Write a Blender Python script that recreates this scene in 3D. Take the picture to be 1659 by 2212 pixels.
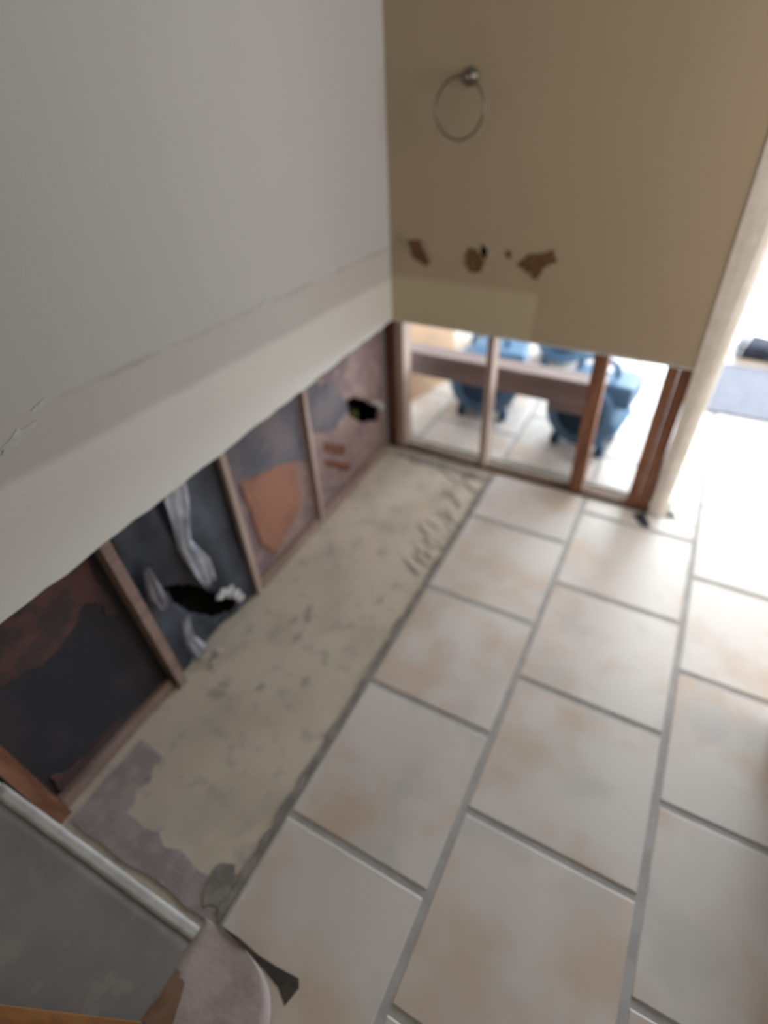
import bpy, bmesh, math, random
from mathutils import Vector, Matrix, noise
from mathutils.geometry import tessellate_polygon
random.seed(7)
for o in list(bpy.data.objects): bpy.data.objects.remove(o)
S = bpy.context.scene; COL = S.collection

# ------------------------------------------------------------------ camera
cam = bpy.data.cameras.new('camera'); co = bpy.data.objects.new('camera', cam); COL.objects.link(co)
co.location = (1.0696, -2.0024, 1.5487)
co.rotation_euler = (0.85318, 0.04143, 0.48979)
cam.sensor_fit = 'VERTICAL'; cam.sensor_height = 36.0; cam.lens = 36.0*1170.14/2212
cam.clip_start = 0.02; cam.clip_end = 60
cam.dof.use_dof = True; cam.dof.focus_distance = 0.85; cam.dof.aperture_fstop = (cam.lens/1000)/0.0185
S.camera = co

# ------------------------------------------------------------------ world, light, exposure
W = bpy.data.worlds.new('world'); S.world = W; W.use_nodes = True
W.node_tree.nodes['Background'].inputs[0].default_value = (0.80, 0.90, 1.0, 1)
W.node_tree.nodes['Background'].inputs[1].default_value = 1.0
def area(name, loc, rot, sx, sy, power, col):
    l = bpy.data.lights.new(name, 'AREA'); l.shape = 'RECTANGLE'; l.size = sx; l.size_y = sy; l.energy = power; l.color = col
    o = bpy.data.objects.new(name, l); COL.objects.link(o); o.location = loc; o.rotation_euler = rot; return o
R = math.radians
# daylight at the glass of the windows: the next room's side window and garden door, plus an unseen fill window added to the washroom
area('daylight_side_window', (3.43, 1.75, 1.25), (0, R(90), 0), 2.1, 2.2, 50, (0.86, 0.94, 1.0))
area('daylight_garden_door', (2.0, 4.93, 1.15), (R(-90), 0, 0), 2.0, 2.1, 620, (0.80, 0.91, 1.0))
area('added_washroom_fill', (2.63, -0.62, 1.50), (0, R(90), 0), 1.1, 1.0, 21, (1.0, 0.965, 0.92))
S.view_settings.view_transform = 'Standard'; S.view_settings.look = 'None'
S.view_settings.gamma = 1; S.view_settings.use_curve_mapping = False
S.view_settings.exposure = -0.08

# ------------------------------------------------------------------ materials
def nt(name):
    m = bpy.data.materials.new(name); m.use_nodes = True
    t = m.node_tree; b = t.nodes['Principled BSDF']; return m, t, b
def N(t, kind, **kw):
    n = t.nodes.new(kind)
    for k, v in kw.items():
        if k.startswith('i_'):
            n.inputs[k[2:].replace('_', ' ')].default_value = v
        else: setattr(n, k, v)
    return n
def mixc(t, fac, a, b):
    n = t.nodes.new('ShaderNodeMix'); n.data_type = 'RGBA'
    for s, v in ((n.inputs[0], fac), (n.inputs[6], a), (n.inputs[7], b)):
        if hasattr(v, 'is_linked') or isinstance(v, bpy.types.NodeSocket): t.links.new(v, s)
        elif isinstance(v, tuple): s.default_value = v if len(v) == 4 else (*v, 1)
        else: s.default_value = v
    return n.outputs[2]
def math_(t, op, a, b=0.0, c=None):
    n = t.nodes.new('ShaderNodeMath'); n.operation = op
    for i, v in enumerate((a, b, c)):
        if v is None: continue
        if isinstance(v, bpy.types.NodeSocket): t.links.new(v, n.inputs[i])
        else: n.inputs[i].default_value = v
    return n.outputs[0]
def ramp(t, v, lo, hi):
    n = t.nodes.new('ShaderNodeMapRange'); n.interpolation_type = 'SMOOTHSTEP'
    t.links.new(v, n.inputs[0]); n.inputs[1].default_value = lo; n.inputs[2].default_value = hi
    return n.outputs[0]
def coords(t, scale=(1, 1, 1), rnd=False):
    tc = t.nodes.new('ShaderNodeTexCoord'); mp = t.nodes.new('ShaderNodeMapping')
    mp.inputs['Scale'].default_value = scale; t.links.new(tc.outputs['Object'], mp.inputs[0])
    if rnd:
        oi = t.nodes.new('ShaderNodeObjectInfo')
        t.links.new(math_(t, 'MULTIPLY', oi.outputs['Random'], 37.0), mp.inputs['Location'])
    return mp.outputs[0], tc
def noise_(t, vec, scale, detail=4, rough=.55):
    n = t.nodes.new('ShaderNodeTexNoise'); n.inputs['Scale'].default_value = scale
    n.inputs['Detail'].default_value = detail; n.inputs['Roughness'].default_value = rough
    t.links.new(vec, n.inputs['Vector']); return n.outputs[0]
def bump(t, b, h, strength, dist=.002):
    n = t.nodes.new('ShaderNodeBump'); n.inputs['Strength'].default_value = strength; n.inputs['Distance'].default_value = dist
    t.links.new(h, n.inputs['Height']); t.links.new(n.outputs[0], b.inputs['Normal'])
def mottled(name, c1, c2, scale=6, lo=.4, hi=.62, rough=.8, stretch=(1, 1, 1), c3=None, bmp=.2, spec=.3, rnd=False, metal=0):
    m, t, b = nt(name); v, tc = coords(t, stretch, rnd)
    f = ramp(t, noise_(t, v, scale), lo, hi); c = mixc(t, f, c1, c2)
    if c3: c = mixc(t, ramp(t, noise_(t, v, scale*3.1), .52, .72), c, c3)
    t.links.new(c, b.inputs['Base Color']); b.inputs['Roughness'].default_value = rough
    b.inputs['Specular IOR Level'].default_value = spec; b.inputs['Metallic'].default_value = metal
    if bmp: bump(t, b, noise_(t, v, scale*9), bmp)
    return m
M = {}
M['ceiling'] = mottled('ceiling_paint', (.72, .71, .69), (.68, .67, .65), 3)
M['plain_wall'] = mottled('cream_wall_paint', (.48, .40, .29), (.45, .37, .265), 3)
M['pale_wall'] = mottled('pale_wall_paint', (.72, .70, .67), (.68, .66, .63), 3)
M['concrete'] = mottled('bare_concrete', (.60, .52, .425), (.50, .435, .36), 5, .42, .7, .95, c3=(.42, .375, .33), bmp=.4, spec=.1)
M['grout'] = mottled('grey_grout', (.43, .405, .39), (.37, .35, .335), 14, rough=.95, spec=.1)
M['mortar'] = mottled('dark_mortar', (.22, .20, .18), (.33, .29, .26), 18, rough=.95, spec=.1, bmp=.6)
M['wedge_dark'] = mottled('flat_dark_brown', (.06, .05, .045), (.09, .075, .06), 18, rough=.95, spec=.1)
M['mortar_lilac'] = mottled('lilac_grey_mortar', (.33, .285, .275), (.43, .37, .35), 16, rough=.95, spec=.1, bmp=.6)
M['stud'] = mottled('stud_wood', (.30, .135, .075), (.20, .085, .05), 10, rough=.75, stretch=(3, 3, .35), c3=(.36, .19, .11), rnd=True)
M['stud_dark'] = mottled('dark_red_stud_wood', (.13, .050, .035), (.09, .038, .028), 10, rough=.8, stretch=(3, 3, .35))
M['furring'] = mottled('furring_wood', (.42, .31, .26), (.35, .25, .205), 10, rough=.8, stretch=(3, 3, .35), rnd=True)
M['sole'] = mottled('dark_sole_wood', (.16, .105, .075), (.10, .07, .055), 10, rough=.85, stretch=(.4, 3, 3))
M['dusty_wood'] = mottled('dusty_wood', (.29, .20, .165), (.22, .145, .12), 12, rough=.9, stretch=(3, .5, 3))
M['gypsum'] = mottled('white_gypsum', (.78, .77, .75), (.62, .61, .60), 25, rough=.95, spec=.1, bmp=.5)
M['chip'] = mottled('plaster_chip', (.62, .61, .60), (.54, .53, .52), 25, rough=.95, spec=.1, bmp=.3)
M['dusty_edge'] = mottled('dusty_board_edge', (.52, .50, .485), (.42, .40, .39), 14, rough=.95, spec=.1, bmp=.3)
M['smear'] = mottled('thin_mortar_film', (.43, .375, .32), (.37, .325, .285), 16, rough=.95, spec=.1)
M['torn_brown'] = mottled('torn_brown_paper', (.145, .075, .036), (.19, .105, .055), 22, rough=.95, spec=.1, bmp=.6)
M['cavity_shade'] = mottled('painted_cavity_shade', (.004, .004, .004), (.008, .008, .006), 9, rough=1, spec=0)  # near-black colour stands in for the unlit depth inside the wall
M['moss'] = mottled('yellow_green_fibre', (.09, .09, .03), (.02, .022, .01), 30, rough=1, spec=0, bmp=.8)
M['rust'] = mottled('rust_brown_stain', (.17, .07, .04), (.13, .055, .035), 30, rough=.95, spec=.1)
M['paper_mauve'] = mottled('mauve_brown_paper', (.27, .185, .165), (.19, .135, .14), 7, rough=.9, c3=(.33, .24, .21), spec=.15)
M['paper_orange'] = mottled('orange_brown_paper', (.30, .145, .095), (.25, .12, .085), 6, rough=.9, c3=(.26, .13, .10), spec=.15)
M['paper_slate'] = mottled('slate_paper', (.10, .095, .115), (.16, .13, .135), 8, rough=.8, spec=.2)
M['paper_dark'] = mottled('near_black_paper', (.030, .030, .036), (.045, .04, .045), 5, rough=.75, spec=.3)
M['paper_red'] = mottled('red_brown_paper', (.12, .062, .055), (.062, .045, .048), 9, .40, .6, rough=.9, spec=.15)
M['plastic_dark'] = mottled('dark_sheet_plastic', (.035, .040, .055), (.055, .062, .085), 7, rough=.38, bmp=.3, spec=.5)
M['highlight_pale'] = mottled('pale_fold_highlight', (.42, .42, .47), (.27, .28, .33), 12, rough=.4, bmp=.4, spec=.5)  # pale colour paints the light caught by plastic folds
M['nickel'] = mottled('dull_nickel', (.22, .20, .17), (.19, .17, .145), 10, rough=.35, bmp=0, spec=.5, metal=1)
M['blue'] = mottled('blue_moulded_plastic', (.075, .165, .285), (.09, .185, .31), 6, rough=.45, spec=.4)
M['blue_dark'] = mottled('dark_blue_plastic', (.03, .07, .13), (.035, .08, .15), 6, rough=.5, spec=.4)
M['bench'] = mottled('brown_bench_wood', (.26, .185, .175), (.20, .14, .135), 9, rough=.35, stretch=(.4, 3, 3), spec=.5)
M['card'] = mottled('tan_cardboard', (.60, .40, .26), (.54, .36, .24), 4, rough=.85)
M['tape'] = mottled('packing_tape', (.62, .52, .40), (.58, .48, .37), 6, rough=.3)
M['mat'] = mottled('lilac_grey_mat', (.24, .24, .28), (.21, .21, .25), 40, rough=1, spec=.05, bmp=.6)
M['bag'] = mottled('charcoal_canvas', (.030, .032, .045), (.05, .052, .07), 20, rough=.9, spec=.1, bmp=.5)
M['webbing'] = mottled('white_webbing', (.75, .75, .77), (.66, .66, .70), 30, rough=.8)
M['brownbox'] = mottled('brown_board', (.30, .15, .09), (.24, .12, .08), 6, rough=.8)
M['bin'] = mottled('grey_plastic', (.20, .18, .21), (.17, .155, .18), 6, rough=.5)
M['frame'] = mottled('white_window_frame', (.8, .8, .8), (.76, .76, .76), 5, rough=.4)
M['offcut'] = mottled('grey_board_paper', (.235, .215, .205), (.195, .18, .172), 5, rough=.9, c3=(.25, .23, .215), bmp=.35, spec=.15)
M['offcut_bare'] = mottled('pinkish_board_core', (.44, .37, .35), (.36, .28, .25), 9, rough=.95, spec=.1, bmp=.5)
M['offcut_brown'] = mottled('brown_board_backing', (.20, .115, .075), (.26, .16, .11), 12, rough=.95, spec=.1)
M['batten'] = mottled('orange_brown_wood', (.34, .155, .055), (.26, .115, .045), 9, rough=.6, stretch=(.5, 4, 4))
M['beadpaint'] = mottled('pale_beige_plaster', (.78, .71, .64), (.70, .635, .57), 12, rough=.9, c3=(.80, .74, .68), bmp=.7)
m, t, b = nt('window_glass'); b.inputs['Base Color'].default_value = (.9, .96, 1, 1); b.inputs['Roughness'].default_value = .02
b.inputs['Transmission Weight'].default_value = 1; b.inputs['IOR'].default_value = 1.05; M['glass'] = m

# floor tiles: pale beige with soft pinkish-orange clouds
m, t, b = nt('glazed_floor_tile'); v, tc = coords(t, (1, 1, 1), True)
oi = t.nodes.new('ShaderNodeObjectInfo')
c = mixc(t, ramp(t, noise_(t, v, 3.3, 3), .44, .68), (.63, .575, .535), (.55, .43, .345))
c = mixc(t, ramp(t, noise_(t, v, 5.1, 2), .52, .75), c, (.53, .49, .46))
c = mixc(t, math_(t, 'MULTIPLY', oi.outputs['Random'], .18), c, (.50, .43, .37))
t.links.new(c, b.inputs['Base Color']); b.inputs['Roughness'].default_value = .42; b.inputs['Specular IOR Level'].default_value = .45
bump(t, b, noise_(t, v, 18, 3), .12); M['tile'] = m

# left wall paint: paler unpainted strip where the vanity stood, beige splashback ghost, cool grey-white paint above
m, t, b = nt('left_wall_paint'); v, tc = coords(t)
sx = t.nodes.new('ShaderNodeSeparateXYZ'); t.links.new(tc.outputs['Object'], sx.inputs[0])
zz = math_(t, 'ADD', math_(t, 'MULTIPLY_ADD', sx.outputs[1], .062, sx.outputs[2]), math_(t, 'MULTIPLY', math_(t, 'SUBTRACT', noise_(t, v, 6), .5), .025))
paint = mixc(t, noise_(t, v, 2.2), (.53, .515, .515), (.56, .54, .53))
ghost = mixc(t, noise_(t, v, 4), (.53, .50, .48), (.57, .54, .515))
bare = mixc(t, noise_(t, v, 3), (.72, .695, .655), (.68, .655, .62))
c = mixc(t, ramp(t, zz, .805, .835), bare, ghost)
c = mixc(t, ramp(t, zz, .925, .945), c, paint)
line = math_(t, 'MULTIPLY', math_(t, 'SUBTRACT', 1.0, ramp(t, math_(t, 'ABSOLUTE', math_(t, 'SUBTRACT', zz, .935)), .002, .012)), ramp(t, noise_(t, v, 5), .40, .62))
c = mixc(t, math_(t, 'MULTIPLY', line, .55), c, (.40, .34, .26))
t.links.new(c, b.inputs['Base Color']); b.inputs['Roughness'].default_value = .8; b.inputs['Specular IOR Level'].default_value = .2
bump(t, b, noise_(t, v, 55, 3), .25, .003); M['left_wall'] = m
# back wall paint: tan, with a paler yellowish rectangle left by the vanity
m, t, b = nt('back_wall_paint'); v, tc = coords(t)
sx = t.nodes.new('ShaderNodeSeparateXYZ'); t.links.new(tc.outputs['Object'], sx.inputs[0])
wob = math_(t, 'MULTIPLY', math_(t, 'SUBTRACT', noise_(t, v, 9), .5), .02)
inx = math_(t, 'SUBTRACT', 1.0, ramp(t, math_(t, 'ADD', sx.outputs[0], wob), .585, .605))
inz = math_(t, 'SUBTRACT', 1.0, ramp(t, math_(t, 'ADD', sx.outputs[2], wob), .815, .845))
tan = mixc(t, noise_(t, v, 2), (.44, .355, .245), (.48, .39, .275))
c = mixc(t, math_(t, 'MULTIPLY', inx, inz), tan, (.56, .48, .32))
t.links.new(c, b.inputs['Base Color']); b.inputs['Roughness'].default_value = .8; b.inputs['Specular IOR Level'].default_value = .2
bump(t, b, noise_(t, v, 55, 3), .25, .003); M['back_wall'] = m

# ------------------------------------------------------------------ helpers
def link(o, parent=None, **props):
    COL.objects.link(o)
    if parent: o.parent = parent
    for k, v in props.items(): o[k] = v
    return o
def mesh(name, verts, faces, mat, parent=None, smooth=False, **props):
    me = bpy.data.meshes.new(name); me.from_pydata([tuple(v) for v in verts], [], faces); me.update()
    bm = bmesh.new(); bm.from_mesh(me); bmesh.ops.recalc_face_normals(bm, faces=bm.faces); bm.to_mesh(me); bm.free()
    if smooth:
        for p in me.polygons: p.use_smooth = True
    me.materials.append(M[mat]); return link(bpy.data.objects.new(name, me), parent, **props)
def from_bm(name, bm, mat, parent=None, smooth=False, **props):
    me = bpy.data.meshes.new(name); bmesh.ops.recalc_face_normals(bm, faces=bm.faces); bm.to_mesh(me); bm.free()
    if smooth:
        for p in me.polygons: p.use_smooth = True
    me.materials.append(M[mat]); return link(bpy.data.objects.new(name, me), parent, **props)
BF = [(0, 3, 2, 1), (4, 5, 6, 7), (0, 1, 5, 4), (1, 2, 6, 5), (2, 3, 7, 6), (3, 0, 4, 7)]
def hexa(bm, lo, hi):
    """lo, hi: four bottom and four top corners in order"""
    vs = [bm.verts.new(p) for p in list(lo)+list(hi)]
    return [bm.faces.new([vs[i] for i in f]) for f in BF]
def box_bm(x0, x1, y0, y1, z0, z1, bev=0.0, bm=None):
    own = bm is None
    bm = bm or bmesh.new()
    fs = hexa(bm, [(x0, y0, z0), (x1, y0, z0), (x1, y1, z0), (x0, y1, z0)], [(x0, y0, z1), (x1, y0, z1), (x1, y1, z1), (x0, y1, z1)])
    if bev: bmesh.ops.bevel(bm, geom=list({e for f in fs for e in f.edges}), offset=bev, segments=2, affect='EDGES', profile=.6)
    return bm
def box(name, x0, x1, y0, y1, z0, z1, mat, parent=None, bev=0.0, **props):
    return from_bm(name, box_bm(x0, x1, y0, y1, z0, z1, bev), mat, parent, **props)
def panel(name, loops, axis, a0, a1, mat, parent=None, **props):
    """a sheet: outline loop and hole loops in 2-D, extruded from a0 to a1 along the axis (x: (y,z), y: (x,z), z: (x,y))"""
    def P(q, a): return {'x': (a, q[0], q[1]), 'y': (q[0], a, q[1]), 'z': (q[0], q[1], a)}[axis]
    flat = [q for l in loops for q in l]
    tris = tessellate_polygon([[Vector((q[0], q[1], 0)) for q in l] for l in loops])
    n = len(flat); verts = [P(q, a0) for q in flat]+[P(q, a1) for q in flat]
    faces = [tuple(f) for f in tris]+[tuple(i+n for i in reversed(f)) for f in tris]
    k = 0
    for l in loops:
        for i in range(len(l)):
            a, b_ = k+i, k+(i+1) % len(l); faces.append((a, b_, b_+n, a+n))
        k += len(l)
    return mesh(name, verts, faces, mat, parent, **props)
def ragged(p, q, step, amp, seed=0):
    """points from p towards q (q left out) with a ragged sideways offset"""
    p, q = Vector(p), Vector(q); d = q-p; n = max(2, int(d.length/step)); s = Vector((-d.y, d.x)).normalized(); r = random.Random(seed)
    return [tuple(p+d*(i/n)+(s*r.uniform(-amp, amp) if i else Vector((0, 0)))) for i in range(n)]
def blob(cx, cy, rx, ry, n=16, amp=.2, rot=0, seed=0):
    r = random.Random(seed); out = []
    for i in range(n):
        a = 2*math.pi*i/n; k = 1+r.uniform(-amp, amp); x, y = rx*k*math.cos(a), ry*k*math.sin(a)
        out.append((cx+x*math.cos(rot)-y*math.sin(rot), cy+x*math.sin(rot)+y*math.cos(rot)))
    return out
def rough_poly(pts, amp=.004, sub=3, seed=0):
    r = random.Random(seed); out = []
    for i in range(len(pts)):
        p, q = Vector(pts[i]), Vector(pts[(i+1) % len(pts)])
        for k in range(sub):
            out.append(tuple(p.lerp(q, k/sub)+Vector((r.uniform(-amp, amp), r.uniform(-amp, amp)))))
    return out
def tube_bm(pts, rad, seg=10, closed=False, bm=None):
    bm = bm or bmesh.new(); n = len(pts); rings = []
    pts = [Vector(p) for p in pts]
    for i, p in enumerate(pts):
        a = pts[(i-1) % n] if closed or i else p; b_ = pts[(i+1) % n] if closed or i < n-1 else p
        d = (b_-a).normalized(); u = d.orthogonal().normalized() if abs(d.y) > .99 else d.cross(Vector((0, 1, 0))).normalized(); w = d.cross(u)
        rings.append([bm.verts.new(p+(u*math.cos(2*math.pi*k/seg)+w*math.sin(2*math.pi*k/seg))*rad) for k in range(seg)])
    for i in range(n if closed else n-1):
        A, B_ = rings[i], rings[(i+1) % n]
        for k in range(seg): bm.faces.new((A[k], A[(k+1) % seg], B_[(k+1) % seg], B_[k]))
    if not closed: bm.faces.new(rings[0][::-1]); bm.faces.new(rings[-1])
    return bm
def lathe_bm(profile, axis_pt, seg=24, axis='y', bm=None):
    """profile: (radius, along) pairs round an axis through axis_pt"""
    bm = bm or bmesh.new(); rings = []
    for r, h in profile:
        ring = []
        for k in range(seg):
            a = 2*math.pi*k/seg; c_, s_ = r*math.cos(a), r*math.sin(a)
            q = {'y': (c_, h, s_), 'z': (c_, s_, h), 'x': (h, c_, s_)}[axis]
            ring.append(bm.verts.new(Vector(q)+Vector(axis_pt)))
        rings.append(ring)
    for A, B_ in zip(rings, rings[1:]):
        for k in range(seg): bm.faces.new((A[k], A[(k+1) % seg], B_[(k+1) % seg], B_[k]))
    bm.faces.new(rings[0][::-1]); bm.faces.new(rings[-1]); return bm
def thing(name, label, cat, loc=(0, 0, 0), rz=0, group=None):
    o = bpy.data.objects.new(name, None); o.empty_display_size = .1; COL.objects.link(o)
    o.location = loc; o.rotation_euler = (0, 0, rz); o['label'] = label; o['category'] = cat
    if group: o['group'] = group
    return o
ST = dict(kind='structure')

# ------------------------------------------------------------------ floor
floor = box('floor', -1.7, 3.5, -3.3, 5.0, -.12, -.010, 'concrete', **ST)
floor['label'] = 'bare tan concrete slab with pale beige tiles laid over most of it'
box('grout_bed', .520, 2.70, -3.3, -.002, -.0102, -.0025, 'grout', floor)
box('grout_bed', -1.7, 3.5, .105, 5.0, -.0102, -.0025, 'grout', floor)
box('grout_bed', 1.262, 2.70, -.002, .105, -.0102, -.0025, 'grout', floor)
TW, TH, J = .4443, .4434, .019
CX = {1: .5156, 2: .9316}
for k in range(3, 9): CX[k] = 1.3762+TW*(k-3)
for k in range(0, -5, -1): CX[k] = .5156-TW*(1-k)
OFF = {1: -.3246, 2: -.5451, 3: -.2982}
tile_cache = {}
def tile(x0, x1, y0, y1):
    w, h = round(x1-x0, 4), round(y1-y0, 4)
    if w < .03 or h < .03: return
    if (w, h) not in tile_cache:
        c = .003; a, b_ = w/2, h/2
        vs = [(-a, -b_, -.0095), (a, -b_, -.0095), (a, b_, -.0095), (-a, b_, -.0095), (-a, -b_, -c), (a, -b_, -c), (a, b_, -c), (-a, b_, -c),
              (-a+c, -b_+c, 0), (a-c, -b_+c, 0), (a-c, b_-c, 0), (-a+c, b_-c, 0)]
        fs = BF[:1]+[(0, 1, 5, 4), (1, 2, 6, 5), (2, 3, 7, 6), (3, 0, 4, 7), (4, 5, 9, 8), (5, 6, 10, 9), (6, 7, 11, 10), (7, 4, 8, 11), (8, 9, 10, 11)]
        me = bpy.data.meshes.new('tile'); me.from_pydata(vs, [], fs); me.materials.append(M['tile']); me.update(); tile_cache[(w, h)] = me
    o = bpy.data.objects.new('tile', tile_cache[(w, h)]); link(o, floor)
    o.location = ((x0+x1)/2, (y0+y1)/2, random.uniform(-.0004, .0004))
for k, x in sorted(CX.items()):
    x1 = CX.get(k+1, x+TW); off = OFF.get(k, OFF[3] if k % 2 else OFF[2])
    for n in range(-14, 9):
        y1 = off-TH*n; y0 = y1-TH
        a, b_, c, d = x+J/2, x1-J/2, y0+J/2, y1-J/2
        if b_ > 3.48: b_ = 3.48
        if k >= 1 and b_ > a:                      # washroom side
            e = min(d, -.004) if k <= 2 else d
            if k <= 2:
                if c < -.04 and c > -3.3: tile(a, b_, max(c, -3.29), e)
            elif c < 0 and c > -3.3 and a < 2.5: tile(a, min(b_, 2.66), max(c, -3.29), e)
        if d > .14 and y0 < 4.97 and not (k > 2 and c < 0):  # next room
            e = max(c, .112) if k <= 2 else c
            tile(max(a, -1.69), b_, e, min(d, 4.97))
tile(1.268, CX[3]-J/2, .004, .100)
# dark mortar plus painted groove shadow along the tile edge and trowel ridges on the bare slab
rr = random.Random(3)
edge = [(.497+rr.uniform(-.006, .006), -.03-i*.025) for i in range(76)]
panel('mortar_groove_shade', [[(.517, -.02)]+edge+[(.517, -1.93)]], 'z', -.0098, -.004, 'mortar', floor)
for i in range(26):
    y = -.10-rr.random()*.62; x = .47-abs(rr.gauss(0, .07)); l = rr.uniform(.03, .075); a = R(rr.uniform(18, 48)); w = rr.uniform(.004, .009)
    p = Vector((x, y)); d = Vector((math.cos(a), -math.sin(a)))*l; s = Vector((d.y, -d.x)).normalized()*w
    panel('mortar_ridge', [[tuple(p-d*.8), tuple(p-s*.7), tuple(p+d*.8), tuple(p+s*.7)]], 'z', -.0098, -.0098+rr.uniform(.002, .004), 'mortar_lilac' if i % 2 else 'smear', floor)
for i in range(9):
    y = -.85-rr.random()*.75; x = .10+rr.random()*.3
    panel('mortar_smear', [blob(x, y, rr.uniform(.015, .035), rr.uniform(.01, .02), 10, .35, rr.random()*3, i)], 'z', -.0098, -.0092, 'smear', floor)
panel('mortar_smear', [ragged((.03, -.012), (.03, -.06), .02, .006, 1)+ragged((.03, -.06), (.49, -.075), .03, .012, 2)+ragged((.49, -.075), (.49, -.012), .02, .004, 3)+[(.26, -.012)]], 'z', -.0098, -.0070, 'mortar', floor)
panel('mortar_smear', [ragged((.0, -1.94), (.50, -1.94), .04, .006, 4)+ragged((.50, -1.94), (.49, -1.83), .03, .01, 5)+ragged((.49, -1.83), (.40, -1.87), .03, .01, 6)+ragged((.40, -1.87), (.12, -1.86), .04, .016, 7)+ragged((.12, -1.86), (.10, -1.70), .03, .014, 8)+ragged((.10, -1.70), (0, -1.69), .03, .01, 9)+ragged((0, -1.69), (0, -1.94), .06, .006, 10)], 'z', -.0098, -.0075, 'mortar_lilac', floor)
panel('mortar_smear', [blob(.465, -1.87, .035, .05, 14, .25, .4, 11)], 'z', -.0076, -.0055, 'mortar', floor)

panel('dark_wedge', [[(.513, -1.931), (.581, -1.929), (.640, -1.933), (.690, -1.930), (.742, -1.924), (.752, -1.937), (.742, -1.975), (.712, -1.958), (.664, -1.948), (.600, -1.940)]], 'z', .0003, .0012, 'wedge_dark', floor)  # flat dark wedge on the tiles beside the torn board end

# ------------------------------------------------------------------ left wall
ZC = .657
lo = ragged((-3.2, 0.0), (-1.975, 0.0), .4, .0, 1)+[(-1.975, 0.0)]+ragged((-1.975, ZC+.004), (0, ZC-.008), .05, .0035, 5)+[(0, ZC-.008), (0, 2.44), (-3.2, 2.44)]
wl = panel('wall_left', [lo], 'x', 0, -.0125, 'left_wall', **ST)
wl['label'] = 'pale grey left wall with its lower drywall cut away'
for y0, y1, y2, y3 in ((-.640, -.618, -.634, -.612), (-1.076, -1.052, -1.072, -1.048), (-1.505, -1.475, -1.525, -1.495), (-1.965, -1.925, -1.965, -1.925)):
    XF = -.030 if y0 > -1.2 else -.0128
    bm = bmesh.new(); hexa(bm, [(-.052, y0, -.009), (XF, y0, -.009), (XF, y1, -.009), (-.052, y1, -.009)], [(-.052, y2, .80), (XF, y2, .80), (XF, y3, .80), (-.052, y3, .80)])
    from_bm('furring_strip', bm, 'furring' if y0 > -1.2 else 'stud' if y0 < -1.9 else 'dusty_wood', wl)
XB = -.052
hole1 = rough_poly([(-.365, .425), (-.315, .335), (-.195, .235), (-.075, .180), (-.060, .245), (-.15, .325), (-.265, .405)], .006, 3, 2)
panel('backing_panel', [[(-.612, -.009), (0.0, -.009), (0.0, .80), (-.612, .80)], hole1], 'x', XB, XB-.012, 'paper_mauve', wl)
panel('backing_panel', [[(-1.05, -.009), (-.6125, -.009), (-.6125, .80), (-1.05, .80)]], 'x', XB, XB-.012, 'paper_mauve', wl)
panel('backing_panel', [[(-1.985, -.009), (-1.492, -.009), (-1.492, .80), (-1.985, .80)]], 'x', XB, XB-.012, 'paper_dark', wl)
panel('backing_panel', [[(-1.4915, -.009), (-1.0505, -.009), (-1.0505, .80), (-1.4915, .80)]], 'x', XB-.03, XB-.042, 'cavity_shade', wl)  # backing coloured near black to paint the shade behind the torn plastic
box('cavity_back', -.175, -.160, -1.99, 0, -.009, .9, 'cavity_shade', wl)
box('cavity_end', -.160, -.0645, .0, .012, -.009, .9, 'cavity_shade', wl)
# loose layers of paper over the backing
panel('paper_layer', [rough_poly([(-1.046, .50), (-.655, .335), (-.655, .80), (-1.046, .80)], .010, 7, 3)], 'x', XB+.004, XB, 'paper_slate', wl)
panel('paper_layer', [rough_poly([(-1.000, .47), (-.715, .375), (-.735, .155), (-.93, .075), (-.985, .16)], .008, 5, 4)], 'x', XB+.006, XB, 'paper_orange', wl)
panel('paper_layer', [rough_poly([(-.610, .62), (-.40, .54), (-.33, .40), (-.44, .34), (-.60, .42)], .010, 5, 5)], 'x', XB+.004, XB, 'paper_slate', wl)
panel('paper_layer', [rough_poly([(-1.92, .80), (-1.90, .50), (-1.74, .44), (-1.60, .50), (-1.55, .40), (-1.535, .80)], .012, 6, 6)], 'x', XB+.004, XB, 'paper_red', wl)
panel('paper_layer', [rough_poly([(-1.91, -.005), (-1.55, -.005), (-1.54, .05), (-1.86, .085), (-1.90, .12)], .006, 5, 7)], 'x', XB+.005, XB, 'paper_red', wl)
for k, pts in enumerate(([(-.525, .335), (-.385, .235), (-.385, .19), (-.44, .225), (-.52, .285)], [(-.54, .262), (-.355, .115), (-.358, .08), (-.45, .15), (-.53, .225)])):
    panel('rust_stain', [rough_poly(pts, .005, 3, 8+k)], 'x', XB+.003, XB, 'rust', wl)
for y0, y1 in ((-1.047, -.657), (-.611, -.042), (-1.924, -1.516)):
    box('bottom_batten', XB, -.030, y0, y1, -.0095, .040, 'dusty_wood', wl, .003)
# pipe hole near the corner: fibre inside, broken white rim
panel('hole_fibre', [blob(-.215, .285, .045, .028, 14, .3, -.7, 4)], 'x', -.095, -.105, 'moss', wl)
def chunk(name, pts, mat, parent, seed, r=.013, sub=2):
    """a broken lump that follows a short path"""
    bm = bmesh.new()
    for i, p in enumerate(pts):
        res = bmesh.ops.create_icosphere(bm, subdivisions=sub, radius=r*(.7+.5*random.Random(seed+i).random()), matrix=Matrix.Translation(p))
        for v in res['verts']:
            d = v.co-Vector(p); d *= 1+.9*noise.noise(v.co*90+Vector((seed, 0, 0))); v.co = Vector(p)+Vector((d.x*.5, d.y*1.25, d.z*.9))
    return from_bm(name, bm, mat, parent)
chunk('broken_rim', [(-.047, -.105, .295), (-.047, -.075, .275), (-.047, -.050, .245)], 'chip', wl, 3, .014)
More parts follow.
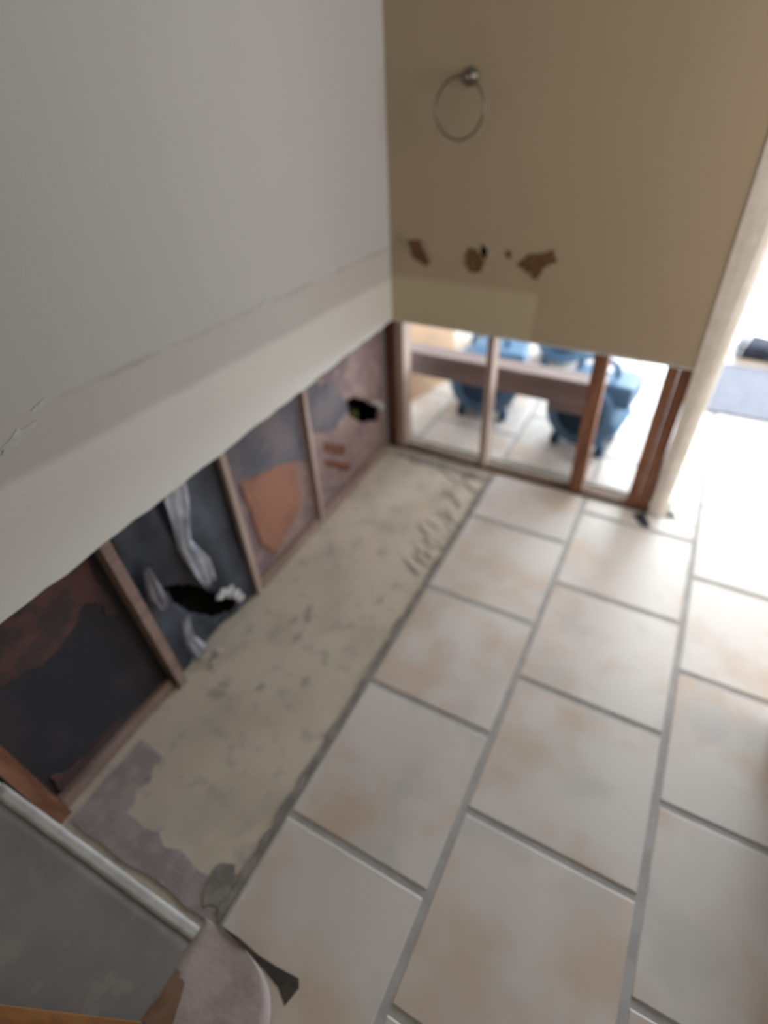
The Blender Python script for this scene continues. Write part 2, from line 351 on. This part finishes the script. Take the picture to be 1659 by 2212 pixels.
# dark sheet plastic hanging in the third bay, torn open round a pipe hole
ny, nz = 44, 60
Y0, Y1, Z0, Z1 = -1.472, -1.056, -.008, .78
def plast(y, z):
    d = .010*math.sin(16*y+7*z)+.010*noise.noise(Vector((y*7, z*4, 1.3)))+.006*noise.noise(Vector((y*19, z*9, 4)))
    return -.056+d
def in_poly(p, poly):
    r = False; j = len(poly)-1
    for i in range(len(poly)):
        a, b_ = poly[i], poly[j]
        if (a[1] > p[1]) != (b_[1] > p[1]) and p[0] < (b_[0]-a[0])*(p[1]-a[1])/(b_[1]-a[1])+a[0]: r = not r
        j = i
    return r
hole2 = [(-1.385, .335), (-1.332, .295), (-1.276, .225), (-1.235, .150), (-1.160, .035), (-1.200, .012), (-1.274, .058), (-1.338, .150), (-1.378, .255)]
bm = bmesh.new(); g = [[bm.verts.new((plast(y, z), y, z)) for z in [Z0+(Z1-Z0)*j/nz for j in range(nz+1)]] for y in [Y0+(Y1-Y0)*i/ny for i in range(ny+1)]]
for i in range(ny):
    for j in range(nz):
        q = (g[i][j], g[i+1][j], g[i+1][j+1], g[i][j+1]); c_ = sum((v.co for v in q), Vector())/4
        if not in_poly((c_.y, c_.z), hole2): bm.faces.new(q)
bmesh.ops.delete(bm, geom=[v for v in bm.verts if not v.link_faces], context='VERTS')
pl = from_bm('plastic_sheet', bm, 'plastic_dark', wl, True)
sm = pl.modifiers.new('thick', 'SOLIDIFY'); sm.thickness = .002
def ribbon(name, path, widths, mat, parent, depth=.006, seed=0):
    """a crumpled strip in the wall plane; path of (x, y, z)"""
    bm = bmesh.new(); rows = []; n = 7
    P = [Vector(p) for p in path]; fine = []
    for a, b_, wa, wb in zip(P, P[1:], widths, widths[1:]):
        for k in range(6): fine.append((a.lerp(b_, k/6), wa+(wb-wa)*k/6))
    fine.append((P[-1], widths[-1]))
    for i, (p, w) in enumerate(fine):
        row = []
        for j in range(n):
            s = (j/(n-1)-.5)*w
            row.append(bm.verts.new((p.x+depth*math.sin(j*2.1+i*.35+seed)+.35*depth*noise.noise(Vector((i*.6, j, seed))), p.y+s, p.z+.25*s+.004*noise.noise(Vector((i, j*.7, seed+5))))))
        rows.append(row)
    for a, b_ in zip(rows, rows[1:]):
        for j in range(n-1): bm.faces.new((a[j], a[j+1], b_[j+1], b_[j]))
    o = from_bm(name, bm, mat, parent, True); s_ = o.modifiers.new('thick', 'SOLIDIFY'); s_.thickness = .0015; return o
ribbon('plastic_highlight_strip', [(-.030, -1.262, .64), (-.028, -1.272, .54), (-.030, -1.290, .44), (-.028, -1.268, .33), (-.032, -1.255, .235)], [.09, .075, .05, .07, .045], 'highlight_pale', wl, .008, 1)  # pale ribbon stands in for light caught on a fold of the sheet
ribbon('plastic_highlight_strip', [(-.033, -1.385, .20), (-.028, -1.40, .11), (-.022, -1.385, .02)], [.025, .035, .06], 'highlight_pale', wl, .006, 2)
ribbon('plastic_highlight_strip', [(-.035, -1.43, .47), (-.033, -1.435, .38), (-.036, -1.425, .30)], [.02, .05, .03], 'bin', wl, .006, 3)
chunk('broken_rim', [(-.036, -1.225, .150), (-.036, -1.195, .130), (-.036, -1.172, .095), (-.036, -1.160, .060)], 'chip', wl, 9, .017)
chunk('plaster_crumb', [(-.012, -1.385, .004), (.008, -1.35, -.002), (.022, -1.39, -.004)], 'smear', wl, 14, .012)
# chips of plaster left by the splashback adhesive
for k, (y, z, ry, rz_) in enumerate(((-.775, .985, .024, .012), (-.409, .972, .016, .007), (-1.565, .995, .038, .010), (-1.50, 1.03, .02, .005))):
    panel('plaster_chip', [blob(y, z, ry, rz_, 14, .35, .25, 20+k)], 'x', -.001, .0018, 'chip', wl)

# ------------------------------------------------------------------ back wall
lo = [(0.0005, 2.44), (1.150, 2.44), (1.172, ZC)]+ragged((1.172, ZC), (0.0005, ZC-.004), .05, .003, 12)[1:]+[(0.0005, ZC-.004)]
hole_m = rough_poly([(.366, .985), (.400, .965), (.388, .925), (.366, .945)], .003, 3, 3)
wb = panel('wall_back', [lo, hole_m], 'y', 0, .0125, 'back_wall', **ST)
wb['label'] = 'tan back wall with its lower drywall cut away to the studs'
panel('far_side_panel', [[(-1.7, 2.44), (1.172, 2.44), (1.172, ZC+.02), (0.0, ZC+.02), (0.0, 0), (-1.7, 0)]], 'y', .0900, .1025, 'pale_wall', wb)
box('gypsum_edge', .002, 1.17, .0006, .0122, ZC-.010, ZC-.003, 'gypsum', wb)
for (a0, a1, b0, b1), mt in (((.003, .041, .003, .041), 'furring'), ((.430, .458, .418, .446), 'furring'), ((.850, .905, .828, .880), 'stud'), ((1.092, 1.132, 1.080, 1.120), 'stud'), ((1.134, 1.178, 1.122, 1.166), 'stud')):
    bm = bmesh.new(); hexa(bm, [(a0, .0130, .010), (a1, .0130, .010), (a1, .0895, .010), (a0, .0895, .010)], [(b0, .0130, .90), (b1, .0130, .90), (b1, .0895, .90), (b0, .0895, .90)])
    from_bm('stud', bm, mt, wb)
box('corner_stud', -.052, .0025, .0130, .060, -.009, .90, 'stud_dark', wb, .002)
box('sole_plate', .003, 1.185, .014, .060, -.0095, .010, 'sole', wb, .003)
# rounded plaster corner that ends the wall at the doorway, reaching the floor
prof = []
for z in (.004, .3, .65, .95, 1.3, 1.75, 2.44):
    xl = 1.190-.036*min(z, 1.4)
    outer = [(xl, -.003), (xl+.03, -.002), (1.218, .003), (1.236, .014), (1.248, .032), (1.252, .055), (1.248, .078), (1.234, .095), (1.21, .103), (1.18, .104)]
    inner = [(1.181, .0900), (1.205, .0895), (1.222, .083), (1.234, .068), (1.238, .055), (1.234, .040), (1.224, .027), (1.205, .014), (xl+.03, .0105), (xl, .0105)]
    prof.append([(x+(.002*noise.noise(Vector((z*9, i, 2))) if z < 2.4 else 0), y, z) for i, (x, y) in enumerate(outer+inner)])
n = len(prof[0]); vs = [p for r_ in prof for p in r_]; fs = []
for i in range(len(prof)-1):
    for k in range(n): fs.append((i*n+k, i*n+(k+1) % n, (i+1)*n+(k+1) % n, (i+1)*n+k))
fs += [tuple(range(n)), tuple((len(prof)-1)*n+k for k in reversed(range(n)))]
mesh('rounded_corner', vs, fs, 'beadpaint', wb, label='pale beige rounded plaster corner')
# torn brown patches left by the side splash
tp1 = panel('torn_patch', [rough_poly([(.075, .965), (.130, .975), (.172, .895), (.150, .885), (.105, .905)], .006, 4, 21)], 'y', -.0025, .0, 'torn_brown', wb)
tp2 = panel('torn_patch', [rough_poly([(.318, .960), (.352, .968), (.364, .945), (.388, .920), (.372, .885), (.335, .878), (.314, .905)], .006, 3, 22)], 'y', -.0025, .0, 'torn_brown', wb)
tp3 = panel('torn_patch', [rough_poly([(.505, .930), (.545, .962), (.632, .985), (.642, .950), (.605, .925), (.588, .888), (.555, .905)], .007, 4, 23)], 'y', -.0025, .0, 'torn_brown', wb)
mesh('paper_flap', [(.040, -.003, .985), (.060, -.006, .985), (.098, -.014, .935), (.088, -.010, .928), (.040, -.001, .9852), (.060, -.003, .9852), (.098, -.011, .936), (.088, -.007, .929)], BF, 'back_wall', tp1)
mesh('paper_flap', [(.132, -.003, .977), (.142, -.010, .974), (.180, -.008, .905), (.170, -.003, .898), (.132, -.001, .978), (.142, -.008, .975), (.180, -.006, .906), (.170, -.001, .899)], BF, 'back_wall', tp1)
panel('hole_shade', [blob(.38, .955, .03, .045, 12, .1, 0, 1)], 'y', .020, .024, 'cavity_shade', tp2)  # near-black disc paints the shade inside the hole
panel('paint_chip', [blob(.475, .955, .010, .014, 9, .3, 0, 5)], 'y', -.0012, 0, 'torn_brown', wb)

# ------------------------------------------------------------------ rest of the shell
box('ceiling', -1.7, 3.6, -3.3, 5.05, 2.44, 2.50, 'ceiling', **ST)['label'] = 'flat off-white ceiling over both rooms'
wn = box('wall_near', 0, 2.7, -3.30, -3.20, 0, 2.44, 'plain_wall', **ST); wn['label'] = 'plain cream wall behind the viewer'
wr = panel('wall_right', [[(-1.30, 0), (0, 0), (0, 2.44), (-1.30, 2.44)], [(-1.20, .90), (-1.20, 2.10), (-.05, 2.10), (-.05, .90)]], 'x', 2.66, 2.78, 'plain_wall', **ST)
wr['label'] = 'cream washroom wall with an added small square window'
wp = box('added_partition', 1.68, 1.78, -3.2, -.86, 0, 2.44, 'plain_wall', **ST); wp['label'] = 'unseen tan partition at the right, added to shade the near floor'  # partition added out of view to keep window light off the near floor
box('trim_1', 1.645, 1.80, -.86, -.80, 0.001, 2.10, 'stud', **ST)['label'] = 'dark brown wooden trim post ending the partition at the right'
box('wall_recess', 1.78, 2.66, -1.30, -1.20, 0, 2.44, 'plain_wall', **ST)['label'] = 'short tan wall of the added window recess'
def window(name, axis, a0, a1, u0, u1, z0, z1, label, bars=1):
    def bx(nm, ua, ub, za, zb, mt, par, d=0.0):
        return box(nm, a0+d, a1-d, ua, ub, za, zb, mt, par) if axis == 'x' else box(nm, ua, ub, a0+d, a1-d, za, zb, mt, par)
    f = bx(name, u0, u1, z0, z0+.05, 'frame', None); f['kind'] = 'structure'; f['label'] = label
    bx('window_frame', u0, u1, z1-.05, z1, 'frame', f); bx('window_frame', u0, u0+.05, z0+.05, z1-.05, 'frame', f); bx('window_frame', u1-.05, u1, z0+.05, z1-.05, 'frame', f)
    w = (u1-u0-.10)/(bars+1)
    for k in range(1, bars+1): bx('window_bar', u0+.05+w*k-.02, u0+.05+w*k+.02, z0+.05, z1-.05, 'frame', f)
    for k in range(bars+1): bx('pane', u0+.05+w*k+.021, u0+.05+w*(k+1)-.021, z0+.05, z1-.05, 'glass', f, (a1-a0)*.4)
window('added_window', 'x', 2.68, 2.75, -1.20, -.05, .90, 2.10, 'small white-framed washroom window, unseen, added as a fill light source')  # window added out of view to hold the washroom fill light
wf = panel('wall_far', [[(-1.7, 0), (3.6, 0), (3.6, 2.44), (-1.7, 2.44)], [(.95, .02), (.95, 2.2), (3.05, 2.2), (3.05, .02)]], 'y', 5.0, 5.12, 'pale_wall', **ST); wf['label'] = 'pale far wall of the next room with a glazed garden door'
window('window_2', 'y', 5.02, 5.09, .95, 3.05, .02, 2.2, 'white-framed glazed garden door of the next room', 2)
we = panel('wall_east', [[(0, 0), (5.0, 0), (5.0, 2.44), (0, 2.44)], [(.65, .15), (.65, 2.3), (2.85, 2.3), (2.85, .15)]], 'x', 3.5, 3.62, 'pale_wall', **ST); we['label'] = 'pale side wall of the next room with a wide window'
window('window_3', 'x', 3.52, 3.59, .65, 2.85, .15, 2.3, 'wide white-framed side window of the next room', 2)
ww = box('wall_west', -1.80, -1.7, .1, 5.0, 0, 2.44, 'pale_wall', **ST); ww['label'] = 'pale left-hand wall of the next room'
wi = box('wall_inner', 2.02, 3.5, 0.0, .10, 0, 2.44, 'pale_wall', **ST); wi['label'] = 'short pale wall beside the wide doorway'

# ------------------------------------------------------------------ towel ring
tr = thing('towel_ring', 'dull metal towel ring hanging on the tan wall', 'towel ring', (.300, 0, 1.452))
from_bm('mounting_plate', lathe_bm([(.024, 0), (.024, -.006), (.019, -.011), (.010, -.014), (.010, -.016)], (0, 0, 0), 24), 'nickel', tr, True)
from_bm('post', lathe_bm([(.009, -.014), (.009, -.038), (.013, -.042), (.014, -.050), (.011, -.056), (.004, -.058)], (0, 0, 0), 18), 'nickel', tr, True)
rc = Vector((-.016, -.046, -.076))
from_bm('ring', tube_bm([rc+Vector((.080*math.cos(a), .004*math.sin(a), .080*math.sin(a))) for a in [2*math.pi*k/48 for k in range(48)]], .0038, 10, True), 'nickel', tr, True)

# ------------------------------------------------------------------ offcut of board leaning in the near corner, batten on it
oc = thing('board_offcut', 'grey drywall offcut with a white edge leaning against the left wall', 'drywall', (0, -2.0, 0))
def slab(name, pts, zf, th, mat, parent):
    """a bent sheet: grid between two edge curves, zf(x) gives the height of its upper face"""
    bm = bmesh.new(); top = [[bm.verts.new((x, y, zf(x, y))) for x, y in row] for row in pts]; bot = [[bm.verts.new((v.co.x, v.co.y, v.co.z-th)) for v in row] for row in top]
    R_, C_ = len(top), len(top[0])
    for i in range(R_-1):
        for j in range(C_-1):
            bm.faces.new((top[i][j], top[i][j+1], top[i+1][j+1], top[i+1][j])); bm.faces.new((bot[i][j], bot[i+1][j], bot[i+1][j+1], bot[i][j+1]))
    for i in range(R_-1):
        bm.faces.new((top[i][0], top[i+1][0], bot[i+1][0], bot[i][0])); bm.faces.new((top[i][-1], bot[i][-1], bot[i+1][-1], top[i+1][-1]))
    for j in range(C_-1):
        bm.faces.new((top[0][j], bot[0][j], bot[0][j+1], top[0][j+1])); bm.faces.new((top[-1][j], top[-1][j+1], bot[-1][j+1], bot[-1][j]))
    return from_bm(name, bm, mat, parent, True)
def zo(x, y):
    if x < .50: return .3-.5*x+.004
    u = min((x-.50)/.12, 1); return .020+.034*(1-u)**2
def far(x): return (.025+.03*x) if x < .53 else (.041+.019*(x-.53)/.05 if x < .58 else .060)
rowsx = [.006+.498*i/20 for i in range(21)]
slab('board_face', [[(x, far(x)-.012-(.5)*j/14) for x in rowsx] for j in range(15)], zo, .0125, 'offcut', oc)
slab('white_edge', [[(x, far(x)-.026+.028*j/3+.0015*noise.noise(Vector((x*30, j, 0)))) for x in rowsx] for j in range(4)], lambda x, y: zo(x, y)+.0025, .016, 'dusty_edge', oc)
def endx(t):   # rounded outline of the torn end, t from far edge to near edge
    return .545+.215*math.sin(min(t, 1)*math.pi/2)
end_rows = []
for j in range(17):
    t = j/16; y = .062-.20*t**1.5
    x1 = .53+.215*math.sqrt(max(0, 1-(1-min(t*1.25, 1))**2)); end_rows.append([(.503+(x1-.503)*i/9, min(y, far(.503)+.006+(x1-.503)*.10*i/9+.02) if j < 2 else y) for i in range(10)])
slab('torn_end', end_rows, zo, .012, 'offcut_bare', oc)
panel('torn_backing', [rough_poly([(.512, -.035), (.545, -.05), (.575, -.135), (.50, -.135)], .004, 4, 31)], 'z', .0, .001, 'offcut_brown', oc).location.z = .052
bt = thing('wood_batten', 'orange-brown wooden batten lying across the grey offcut', 'batten', (.28, -2.237, .165))
d2 = Vector((.909, .416)); n2 = Vector((.416, -.909)); bm = bmesh.new(); lo_, hi_ = [], []
for a_, w_ in ((-.24, 0), (.25, 0), (.25, .08), (-.24, .08)):
    q = d2*a_+n2*w_; z_ = -.5*q.x+.003; lo_.append((q.x, q.y, z_)); hi_.append((q.x+.008, q.y, z_+.016))
fs_ = hexa(bm, lo_, hi_); bmesh.ops.bevel(bm, geom=bm.edges[:], offset=.002, segments=2, affect='EDGES')
from_bm('batten_body', bm, 'batten', bt)

# ------------------------------------------------------------------ next room: air movers, bench, boxes
def air_mover():
    t_ = thing('air_mover', '', 'air mover', group='blue air movers in the next room')
    bm = bmesh.new(); prof = []
    for k in range(40):                                   # snail-shell outline with the outlet at the lower right
        a = 2*math.pi*k/40; r = .150+.038*(k/40); prof.append((r*math.cos(a), .205+r*math.sin(a)))
    f0 = [bm.verts.new((x*.90, -.105, .205+(z-.205)*.90)) for x, z in prof]; f1 = [bm.verts.new((x, -.080, z)) for x, z in prof]
    f2 = [bm.verts.new((x, .110, z)) for x, z in prof]; f3 = [bm.verts.new((x*.90, .135, .205+(z-.205)*.90)) for x, z in prof]
    for A, B_ in ((f0, f1), (f1, f2), (f2, f3)):
        for k in range(40): bm.faces.new((A[k], A[(k+1) % 40], B_[(k+1) % 40], B_[k]))
    bm.faces.new(f0[::-1]); bm.faces.new(f3)
    h = from_bm('housing', bm, 'blue', t_, True)
    g_ = from_bm('intake_ring', lathe_bm([(.105, -.103), (.105, -.114), (.094, -.116), (.094, -.106)], (0, 0, .205), 28), 'blue_dark', t_)
    for k in range(3): from_bm('grille_wire', tube_bm([(.092*(k+1)/3.2*math.cos(a), -.112, .205+.092*(k+1)/3.2*math.sin(a)) for a in [2*math.pi*i/20 for i in range(20)]], .003, 6, True), 'blue_dark', g_)
    box('outlet_duct', .05, .195, -.075, .105, .265, .372, 'blue', t_, .012)
    from_bm('handle', tube_bm([(-.08, .015, .365), (-.07, .015, .42), (-.03, .015, .435), (.05, .015, .435), (.09, .015, .42), (.10, .015, .372)], .013, 10), 'blue', t_, True)
    for x in (-.10, .12):
        for y in (-.07, .10): box('foot', x-.02, x+.02, y-.02, y+.02, 0, .055, 'blue_dark', t_, .003)
    return t_
def copy_tree(o, parent=None):
    c_ = o.copy(); COL.objects.link(c_)
    if parent: c_.parent = parent
    for ch in list(o.children): copy_tree(ch, c_)
    return c_
am = air_mover()
am2 = copy_tree(am); am3 = copy_tree(am)
am.location = (.805, .425, 0); am.rotation_euler.z = R(-8); am['label'] = 'blue air mover by the stud nearest the doorway, in front of the others'
am2.location = (.265, .515, 0); am2.rotation_euler.z = R(8); am2['label'] = 'blue air mover under the bench behind the thin middle stud'
am3.location = (.50, 1.25, 0); am3.rotation_euler.z = R(15); am3['label'] = 'blue air mover farthest back, showing only above the bench'

be = thing('wooden_bench', 'long brown wooden bench seen through the open studs', 'bench', (.38, .24, 0))
box('seat', -.52, .50, -.035, .060, .393, .422, 'bench', be, .004)
box('apron', -.50, .48, -.025, -.002, .300, .3925, 'bench', be, .003)
box('apron', -.50, .48, .040, .055, .300, .3925, 'bench', be, .003)
box('end_block', .285, .478, -.0255, .035, .262, .2995, 'bench', be, .004)
for x in (-.505, .452): 
    for y in (-.001, ): box('leg', x, x+.045, y, y+.040, 0, .3925, 'bench', be, .003)
cb = thing('cardboard_box', 'tan cardboard box standing left of the bench', 'box', (-.275, .66, 0), R(-17))
box('carton', -.20, .20, -.20, .20, 0, .44, 'card', cb, .004)
for s in (-1, 1):
    o = box('flap', -.198, .198, 0, .195, -.002, .002, 'card', cb); o.location = (0, s*.20, .445); o.rotation_euler = (R(0 if s < 0 else 180), 0, 0)
box('tape_strip', -.2015, .2015, -.025, .025, .4475, .4485, 'tape', cb)
gb = thing('storage_bin', 'grey plastic bin behind the bench beside the cardboard box', 'bin', (.035, 1.35, 0))
bm = bmesh.new(); hexa(bm, [(-.08, -.10, 0), (.08, -.10, 0), (.08, .10, 0), (-.08, .10, 0)], [(-.10, -.12, .34), (.10, -.12, .34), (.10, .12, .34), (-.10, .12, .34)])
bmesh.ops.bevel(bm, geom=bm.edges[:], offset=.008, segments=2, affect='EDGES'); from_bm('tub', bm, 'bin', gb)
box('lid', -.112, .112, -.132, .132, .338, .356, 'bin', gb, .006)

# mat, bag and brown carton past the doorway
fm = thing('floor_mat', 'lilac-grey floor mat on the bright tiles beyond the doorway', 'mat', (1.85, 1.30, 0), R(1))
box('mat_pile', -.60, .60, -.30, .29, .0005, .009, 'mat', fm, .003)
box('hem', -.605, .605, -.315, -.298, .0005, .011, 'mat', fm, .002); box('hem', -.605, .605, .288, .303, .0005, .011, 'mat', fm, .002)
bg = thing('tool_bag', 'dark charcoal bag with white straps beyond the mat', 'bag', (1.60, 1.80, 0), R(-4))
bm = box_bm(-.17, .14, -.10, .10, .0, .085, .03)
bmesh.ops.subdivide_edges(bm, edges=bm.edges[:], cuts=2, use_grid_fill=True)
for v in bm.verts:
    if v.co.z > .01: v.co += Vector((noise.noise(v.co*9), noise.noise(v.co*9+Vector((3, 0, 0))), noise.noise(v.co*11+Vector((0, 5, 0)))))*.014
from_bm('bag_body', bm, 'bag', bg, True)
for k in range(2):
    from_bm('strap', tube_bm([(-.185+.04*k, -.115, .012), (-.180+.04*k, -.108, .055), (-.165+.04*k, -.07, .100), (-.155+.04*k, .0, .108)], .007, 8), 'webbing', bg, True)
bc = thing('brown_carton', 'small brown carton beside the dark bag', 'box', (1.86, 1.83, 0), R(-10))
box('carton', -.10, .10, -.09, .09, 0, .16, 'brownbox', bc, .004); box('lid', -.103, .103, -.093, .093, .150, .166, 'brownbox', bc, .003)
box('tape_strip', -.02, .02, -.0945, -.0930, .03, .15, 'tape', bc)
# scraps on the floor by the wall end
sc = panel('plaster_scrap', [rough_poly([(1.135, -.03), (1.175, -.012), (1.205, -.085), (1.175, -.09)], .003, 3, 41)], 'z', .001, .006, 'bag', label='dark scrap of torn board on the tiles at the wall end', category='scrap')
sc2 = panel('plaster_scrap', [rough_poly([(1.262, .03), (1.268, .055), (1.292, .035), (1.290, .022)], .002, 3, 42)], 'z', .001, .005, 'bag', label='tiny dark scrap beside the rounded wall corner', category='scrap')
